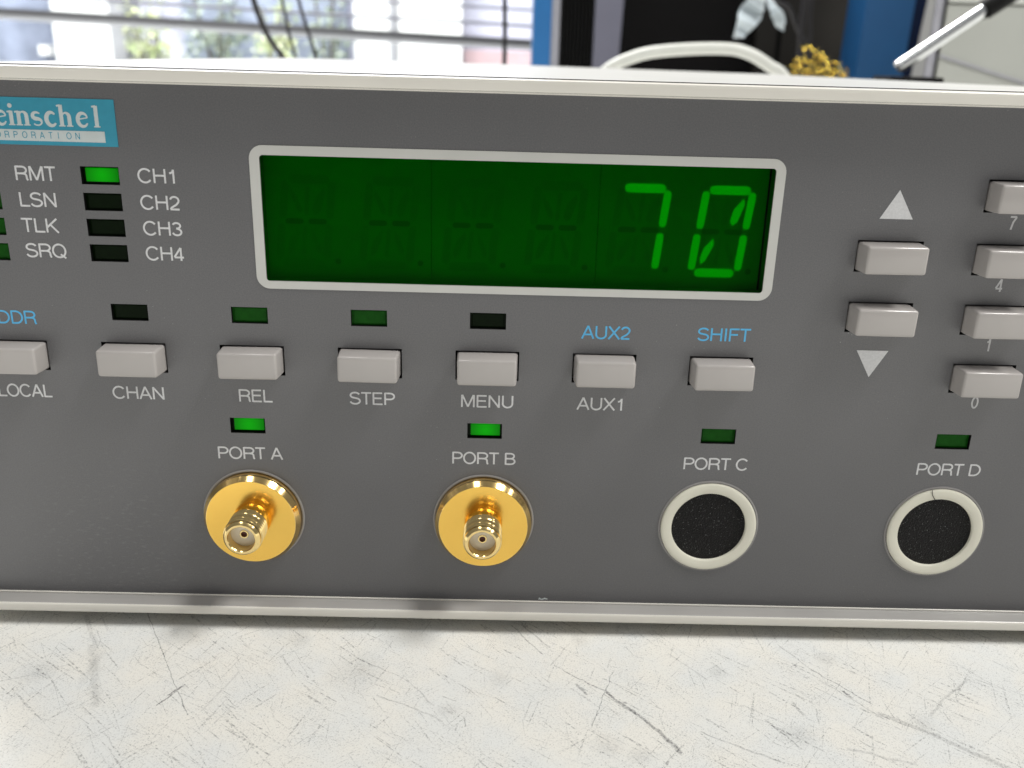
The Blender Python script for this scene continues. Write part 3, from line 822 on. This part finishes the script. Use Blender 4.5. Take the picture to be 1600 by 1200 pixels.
bp = empty('blue_upright', (363, 830, 0), 'wide blue metal upright between the gold connectors and the beige case', 'post')
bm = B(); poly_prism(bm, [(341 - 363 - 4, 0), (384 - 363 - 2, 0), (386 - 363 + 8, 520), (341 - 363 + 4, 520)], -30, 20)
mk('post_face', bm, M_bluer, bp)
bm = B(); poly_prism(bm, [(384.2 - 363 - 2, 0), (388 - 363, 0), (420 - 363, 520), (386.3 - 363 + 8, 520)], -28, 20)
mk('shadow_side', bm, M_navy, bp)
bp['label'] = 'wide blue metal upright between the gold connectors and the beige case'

bc = empty('beige_case', (390, 600, 0), 'beige equipment case with a slanting groove at the right edge of the photo', 'equipment case')
def plan_prism(name, mat, plan, z0, z1, parent):
    L0 = [c * 1000 for c in parent.location]
    bm = B(); lo = [bm.verts.new((x - L0[0], y - L0[1], z0 - L0[2])) for x, y in plan]; hi = [bm.verts.new((x - L0[0], y - L0[1], z1 - L0[2])) for x, y in plan]
    bm.faces.new(lo[::-1]); bm.faces.new(hi); n = len(plan)
    for k in range(n): bm.faces.new((lo[k], lo[(k + 1) % n], hi[(k + 1) % n], hi[k]))
    bmesh.ops.recalc_face_normals(bm, faces=bm.faces); bmesh.ops.bevel(bm, geom=list(bm.edges), offset=1, segments=2, affect='EDGES')
    return mk(name, bm, mat, parent)
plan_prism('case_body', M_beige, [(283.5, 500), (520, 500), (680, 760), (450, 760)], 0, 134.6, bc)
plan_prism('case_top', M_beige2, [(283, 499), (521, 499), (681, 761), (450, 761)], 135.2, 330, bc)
plan_prism('edge_trim', M_trim, [(276.5, 502), (283, 502), (330, 590), (324, 590)], 0, 330, bc)
bm = B(); tube(bm, [(283.9 - 390, -100.6, 103.2), (343.3 - 390, -100.6, 87.7), (420 - 390, -100.6, 68)], .8, n=8, sub=1)
mk('groove', bm, M_trim, bc)

# white cable loop
bm = B(); tube(bm, [(30, 420, 5), (40, 420, 60), (56, 420, 86), (74, 420, 96.5), (94, 420, 100.6), (124.5, 420, 102.4), (139, 420, 100.4), (152, 420, 94.0), (163.5, 420, 85.5), (185, 420, 50), (200, 420, 5)], 3.3, n=20)
o = mk('white_cable', bm, M_white_cable, smooth=True); tag(o, 'thick white cable arching up behind the instrument lid', 'cable')
# black hanging cables
def cable(pts, r, label, group=None):
    bm = B(); tube(bm, pts, r, n=12); o = mk('hanging_cable', bm, M_black_cable, smooth=True)
    return tag(o, label, 'cable', group)
cable([(-205, 600, 260), (-193, 600, 170), (-188.2, 600, 138.6), (-185.0, 600, 123.3), (-177.9, 600, 105.7), (-167.3, 600, 91.1), (-150, 600, 70), (-120, 600, 20), (-110, 600, 3)], 2.2, 'thickest black cable, leftmost of three hanging in front of the window blind')
cable([(-172, 600, 260), (-168, 600, 170), (-166.5, 600, 139.1), (-164.2, 600, 121.7), (-161.7, 600, 106.2), (-158.1, 600, 91.4), (-152, 600, 60), (-140, 600, 2)], 1.15, 'thin black cable in the middle of three hanging before the window blind')
cable([(-175, 600, 260), (-161, 600, 165), (-154.8, 600, 137.3), (-151.3, 600, 122.0), (-146.8, 600, 106.6), (-142.7, 600, 91.8), (-136, 600, 60), (-128, 600, 2)], 1.3, 'thin black cable, right one of three hanging in front of the window blind')
cable([(-1.5, 600, 260), (-1.0, 600, 143.6), (-.3, 600, 112.7), (-.2, 600, 90.1), (-.8, 600, 60), (0, 600, 2)], 1.8, 'straight black cable hanging just left of the blue rack post')
cable([(223, 600, 240), (221.4, 600, 143.1), (221.2, 600, 123.1), (223.4, 600, 91.5), (224, 600, 60), (222, 600, 2)], 2.3, 'black cable dropping straight down behind the gold connectors')
cable([(170, 604, 240), (188, 604, 160), (196.2, 604, 142.4), (211.4, 604, 135.3), (219.3, 604, 122), (228, 604, 107.6), (236, 604, 80), (240, 604, 2)], 1.8, 'black cable curling between the clear film pieces and the gold connectors')
cable([(232, 610, 240), (229.5, 610, 143.3), (231.9, 610, 114.5), (233, 610, 70), (230, 610, 2)], 1.5, 'thin black cable hanging right above the pile of gold connectors')

# clear film pieces
def film(pts, y, label):
    bm = B(); n = len(pts)
    poly_prism(bm, pts, y, y + .25)
    bmesh.ops.subdivide_edges(bm, edges=list(bm.edges), cuts=4, use_grid_fill=True)
    bmesh.ops.triangulate(bm, faces=list(bm.faces))
    for v in bm.verts: v.co.y += 3.5 * math.sin(v.co.x * .55 + v.co.z * .22) + 1.5 * math.sin(v.co.z * .9)
    o = mk('clear_film', bm, M_film, smooth=True); return tag(o, label, 'plastic film')
film([(163.9, 112), (164.2, 128.3), (170.9, 139.3), (172, 230), (181, 230), (182.2, 139.6), (182.5, 125.4), (170.8, 112.5)], 565, 'pale crumpled plastic film hanging above the white cable arch')
film([(182.8, 139.6), (183.5, 230), (186.5, 230), (187.5, 140), (193.8, 132.4), (198.0, 127.9), (198.9, 117.4), (192.4, 122.3), (185.9, 132.2)], 566, 'smaller pointed piece of plastic film left of the black cables')

# pile of small gold connectors in a shallow tray
tr = empty('parts_tray', (214, 525, 0), 'dark tray holding the pile of small gold connectors', 'tray')
part('tray_base', M_soot, tr, 190, 240, 500, 550, 0, 84, 1)
def small_connector():
    bm = B()
    lathe(bm, [(-2.0, .2), (-2.0, .42), (-1.8, .48), (.2, .48), (.25, .8), (.5, .85), (.8, .8), (.85, .35), (2.4, .32), (2.5, 0)], n=12)
    return bm
M_pile = material('gold_pile', (.75, .56, .10), rough=.16, metal=1, var=.1)
first = None
for i in range(120):
    u = random.random(); x = 197 + 35 * u + random.uniform(-1, 1)
    hgt = 85 + (20 * math.exp(-((x - 205) / 9) ** 2) + 14 * math.exp(-((x - 222) / 9) ** 2)) * random.uniform(0, 1.15)
    y = 520 + random.uniform(-8, 10)
    if first is None:
        o = first = mk('gold_connector', small_connector(), M_pile, smooth=True)
    else:
        o = bpy.data.objects.new('gold_connector', first.data); COL.objects.link(o)
    o.location = (x / 1000, y / 1000, hgt / 1000)
    o.rotation_euler = (random.uniform(-1.5, 1.5), random.uniform(-1.5, 1.5), random.uniform(0, 6.28))
    tag(o, 'tiny gold connector in the blurred heap right of the white cable', 'connector', 'gold connectors heaped behind the instrument')

# steel probe with dark handle resting on a black block
pb = empty('metal_probe', (190, 330, 94), 'shiny steel rod with dark handle slanting down at the upper right', 'tool')
d = Vector((52.9, 0, 38.2)).normalized()
def along(s): return (d.x * s, 0, d.z * s + .7)
bm = B(); tube(bm, [along(0), along(.6), along(46.5)], 3.1, n=28, sub=1); mk('steel_rod', bm, M_steel, pb, smooth=True)
bm = B(); tube(bm, [along(45.5), along(47), along(60), along(95), along(130)], (4.4, 5.2), n=24, sub=4); mk('handle', bm, M_black, pb, smooth=True)
bm = B(); box(bm, 184, 210, 322, 345, 0, 90.6, 1); o = mk('support_block', bm, M_soot)
tag(o, 'small black block under the tip of the steel rod', 'block')

# ------------------------------------------------------------------ wall, window and blind
WX0, WX1, WZ0, WZ1 = -1500, 150, 55, 900
M_wall = material('wall_paint', (.55, .55, .54), rough=.8, var=.03, vscale=5)
bm = B()
for a in ((-2600, WX0, -400, 1500), (WX1, 2200, -400, 1500), (WX0, WX1, -400, WZ0), (WX0, WX1, WZ1, 1500)):
    box(bm, a[0], a[1], 1560, 1680, a[2], a[3])
tag(mk('wall', bm, M_wall), kind='structure')
wn = empty('window', (-600, 1640, WZ0), 'wide office window behind the venetian blind', 'window')
M_winframe = material('window_frame', (.6, .6, .62), rough=.5)
for a in ((WX0, WX1, WZ0, WZ0 + 10), (WX0, WX1, WZ1 - 30, WZ1)): part('window_frame', M_winframe, wn, a[0], a[1], 1630, 1660, a[2], a[3], 2)
M_glass = bpy.data.materials.new('window_glass'); M_glass.use_nodes = True
nt = M_glass.node_tree; nt.nodes.remove(nt.nodes["Principled BSDF"])
t1 = nt.nodes.new('ShaderNodeBsdfTransparent'); t1.inputs[0].default_value = (.95, .97, .98, 1)
g1 = nt.nodes.new('ShaderNodeBsdfGlossy'); g1.inputs['Roughness'].default_value = .02
mx = nt.nodes.new('ShaderNodeMixShader'); mx.inputs[0].default_value = .05
nt.links.new(t1.outputs[0], mx.inputs[1]); nt.links.new(g1.outputs[0], mx.inputs[2]); nt.links.new(mx.outputs[0], nt.nodes['Material Output'].inputs[0])
part('pane', M_glass, wn, WX0, WX1, 1643, 1647, WZ0 + 8, WZ1 - 28, 0)

bl = empty('venetian_blind', (-600, 1500, 0), 'pale horizontal venetian blind drawn down over the bright window', 'blind')
def trans_mat(name, col, tcol, f, rough=.5):
    m = bpy.data.materials.new(name); m.use_nodes = True
    nt = m.node_tree; N = nt.nodes; L = nt.links
    b = N["Principled BSDF"]; b.inputs['Base Color'].default_value = col + (1,); b.inputs['Roughness'].default_value = rough
    t = N.new('ShaderNodeBsdfTranslucent'); t.inputs[0].default_value = tcol + (1,)
    x = N.new('ShaderNodeMixShader'); x.inputs[0].default_value = f
    L.new(b.outputs[0], x.inputs[1]); L.new(t.outputs[0], x.inputs[2]); L.new(x.outputs[0], N['Material Output'].inputs[0])
    return m
M_slat = trans_mat('slat_enamel', (.55, .55, .60), (.8, .8, .9), .2)
M_rail = material('rail_enamel', (.38, .38, .40), rough=.5, var=.03)
M_lip = trans_mat('rail_lip', (.85, .85, .85), (.95, .95, .95), .7)
TILT = math.atan2(-(146.0 - 158.3 + 0) / 1, 422.0)         # the whole blind hangs a little askew
def blind_z(x, zref): return zref - (x + 414.5) * math.tan(TILT)
def slat_bm(x0, x1, zc, tilt, depth, thick, curve):
    bm = B(); n = 6; rows = []
    for x in [x0 + (x1 - x0) * k / 24 for k in range(25)]:
        zz = blind_z(x, zc) + .6 * math.sin(x * .012 + zc); row = []
        for s in (0,):
            for k in range(n + 1):
                u = -1 + 2 * k / n; u = u if s == 0 else -u
                yy = u * depth / 2; hh = curve * (1 - u * u) + (thick if s == 0 else 0)
                row.append(bm.verts.new((x + 600, yy * math.cos(tilt) - hh * math.sin(tilt), zz + yy * math.sin(tilt) + hh * math.cos(tilt))))
        rows.append(row)
    m = len(rows[0])
    for a, c in zip(rows, rows[1:]):
        for k in range(m - 1): bm.faces.new((a[k], c[k], c[k + 1], a[k + 1]))
    return bm
for k in range(26):
    mk('slat', slat_bm(-1450, 60, 159.5 + 24.5 * k, R(15 + random.uniform(-2, 2)), 25, .4, 1.6), M_slat, bl, smooth=True)
bm = B(); n0 = [bm.verts.new(v) for x in (-1450, 60) for v in ((x + 600, -12, blind_z(x, 129.0)), (x + 600, 12, blind_z(x, 129.0)), (x + 600, 12, blind_z(x, 139.5)), (x + 600, -12, blind_z(x, 139.5)))]
for f in ((0, 1, 2, 3), (7, 6, 5, 4), (0, 4, 5, 1), (1, 5, 6, 2), (2, 6, 7, 3), (3, 7, 4, 0)): bm.faces.new([n0[i] for i in f])
bmesh.ops.recalc_face_normals(bm, faces=bm.faces); bmesh.ops.bevel(bm, geom=list(bm.edges), offset=2, segments=2, affect='EDGES')
mk('bottom_rail', bm, M_rail, bl)
bm = B(); bm.faces.new([bm.verts.new(v) for v in ((-850, -2, blind_z(-1450, 121.8)), (660, -2, blind_z(60, 121.8)), (660, -1, blind_z(60, 129.2)), (-850, -1, blind_z(-1450, 129.2)))])
mk('rail_lip', bm, M_lip, bl)
for x in (-1180, -560, -180):
    bm = B(); tube(bm, [(x + 600, -13.5, blind_z(x, 125)), (x + 600, -13.5, 790)], .6, n=6, sub=1); mk('ladder_cord', bm, M_slat, bl)
part('head_rail', M_rail, bl, -1450, 60, 1485, 1515, 790, 830, 1)

# ------------------------------------------------------------------ outside
M_ground = material('pale_ground', (.55, .55, .52), rough=.9, var=.1, vscale=2)
bm = B(); box(bm, -9000, 6000, 1700, 14000, -260, -200); tag(mk('ground', bm, M_ground), kind='structure')
M_lav = material('lavender_render', (.50, .50, .60), rough=.8, var=.15, vscale=4)
M_wht = material('white_render', (.85, .85, .84), rough=.8, var=.03, vscale=4)
M_gry = material('grey_render', (.30, .30, .32), rough=.8, var=.15, vscale=6)
M_bgr = material('blue_grey_glazing', (.26, .29, .38), rough=.4, var=.35, vscale=7)
M_pnk = material('pink_render', (.50, .36, .38), rough=.8, var=.1, vscale=6)
bd = empty('building', (-900, 4200, -200), 'sunlit pale building outside, seen through the gaps of the blind', 'building')
part('back_wall', M_lav, bd, -3400, 1400, 4200, 4400, -200, 1800)
part('glazing', M_bgr, bd, -2400, -1925, 4120, 4199, -180, 1000)
for a in ((-1922, -1672), (-470 + 4, -197)): part('white_panel', M_wht, bd, a[0], a[1], 4040, 4199, -180, 900)
part('white_panel', M_wht, bd, -655, -500, 4060, 4199, -180, 520)
for a in ((-1672, -1612), (-499, -468)): part('pillar', M_gry, bd, a[0], a[1], 4020, 4199, -180, 900)
part('glazing', M_bgr, bd, -1400, -700, 4130, 4199, -180, 560)
part('pink_base', M_pnk, bd, -190, 200, 4150, 4199, -180, 130)
part('step_or_sunlit_spot', M_wht, bd, -1990, -1955, 4030, 4119, 60, 100)  # sunlit spot before the glazing, put in as a small white box
part('step_or_sunlit_spot', M_wht, bd, -1560, -1390, 4010, 4199, -180, 70)
def shrub(x, y, w_, h_, cols, label, n=900):
    t = empty('shrub', (x, y, -200), label, 'shrub', 'shrubs outside the window')
    ms = [material('leaf_' + str(i), c, rough=.6, var=.3, vscale=8) for i, c in enumerate(cols)]
    bm = B(); mesh_idx = []
    for k in range(n):
        a = random.uniform(0, 6.28); rr = random.random() ** .5; zz = random.random()
        lump = .75 + .25 * math.sin(3 * a + 5 * zz) * math.cos(7 * zz)
        c = Vector((rr * w_ / 2 * math.cos(a) * lump, rr * 120 * math.sin(a), 60 + (h_ - 60) * zz * lump))
        s = random.uniform(9, 20); q = Matrix.Rotation(random.uniform(0, 6.28), 3, Vector((random.uniform(-1, 1), random.uniform(-1, 1), random.uniform(-1, 1))).normalized())
        vv = [bm.verts.new(c + q @ Vector(p) * s) for p in ((-1, 0, 0), (0, -.5, 0), (1, 0, .2), (0, .5, 0))]
        f = bm.faces.new(vv); f.material_index = random.choice(range(len(cols)))
    o = mk('foliage', bm, ms[0], t)
    for m_ in ms[1:]: o.data.materials.append(m_)
    bm = B()
    for k in range(5):
        a = k * 1.3; tube(bm, [(0, 0, 0), (w_ * .1 * math.cos(a), 30 * math.sin(a), h_ * .4), (w_ * .3 * math.cos(a), 60 * math.sin(a), h_ * .8)], (9, 2), n=6, sub=3)
    mk('stem', bm, material('bark', (.1, .08, .06)), t)
YG = [(.58, .62, .32), (.42, .50, .26), (.75, .78, .55)]
GG = [(.22, .27, .20), (.36, .42, .36), (.5, .55, .45)]
shrub(-1500, 3960, 230, 560, YG, 'bright yellow-green shrub outside beside the grey pillar', 700)
shrub(-1220, 3980, 330, 640, GG, 'grey-green shrub outside, behind the left part of the blind', 1000)
shrub(-960, 3940, 230, 600, YG, 'yellow-green shrub outside, behind the three hanging cables', 700)
shrub(-750, 3980, 240, 700, GG, 'darker green shrub outside, right of the hanging cables', 700)
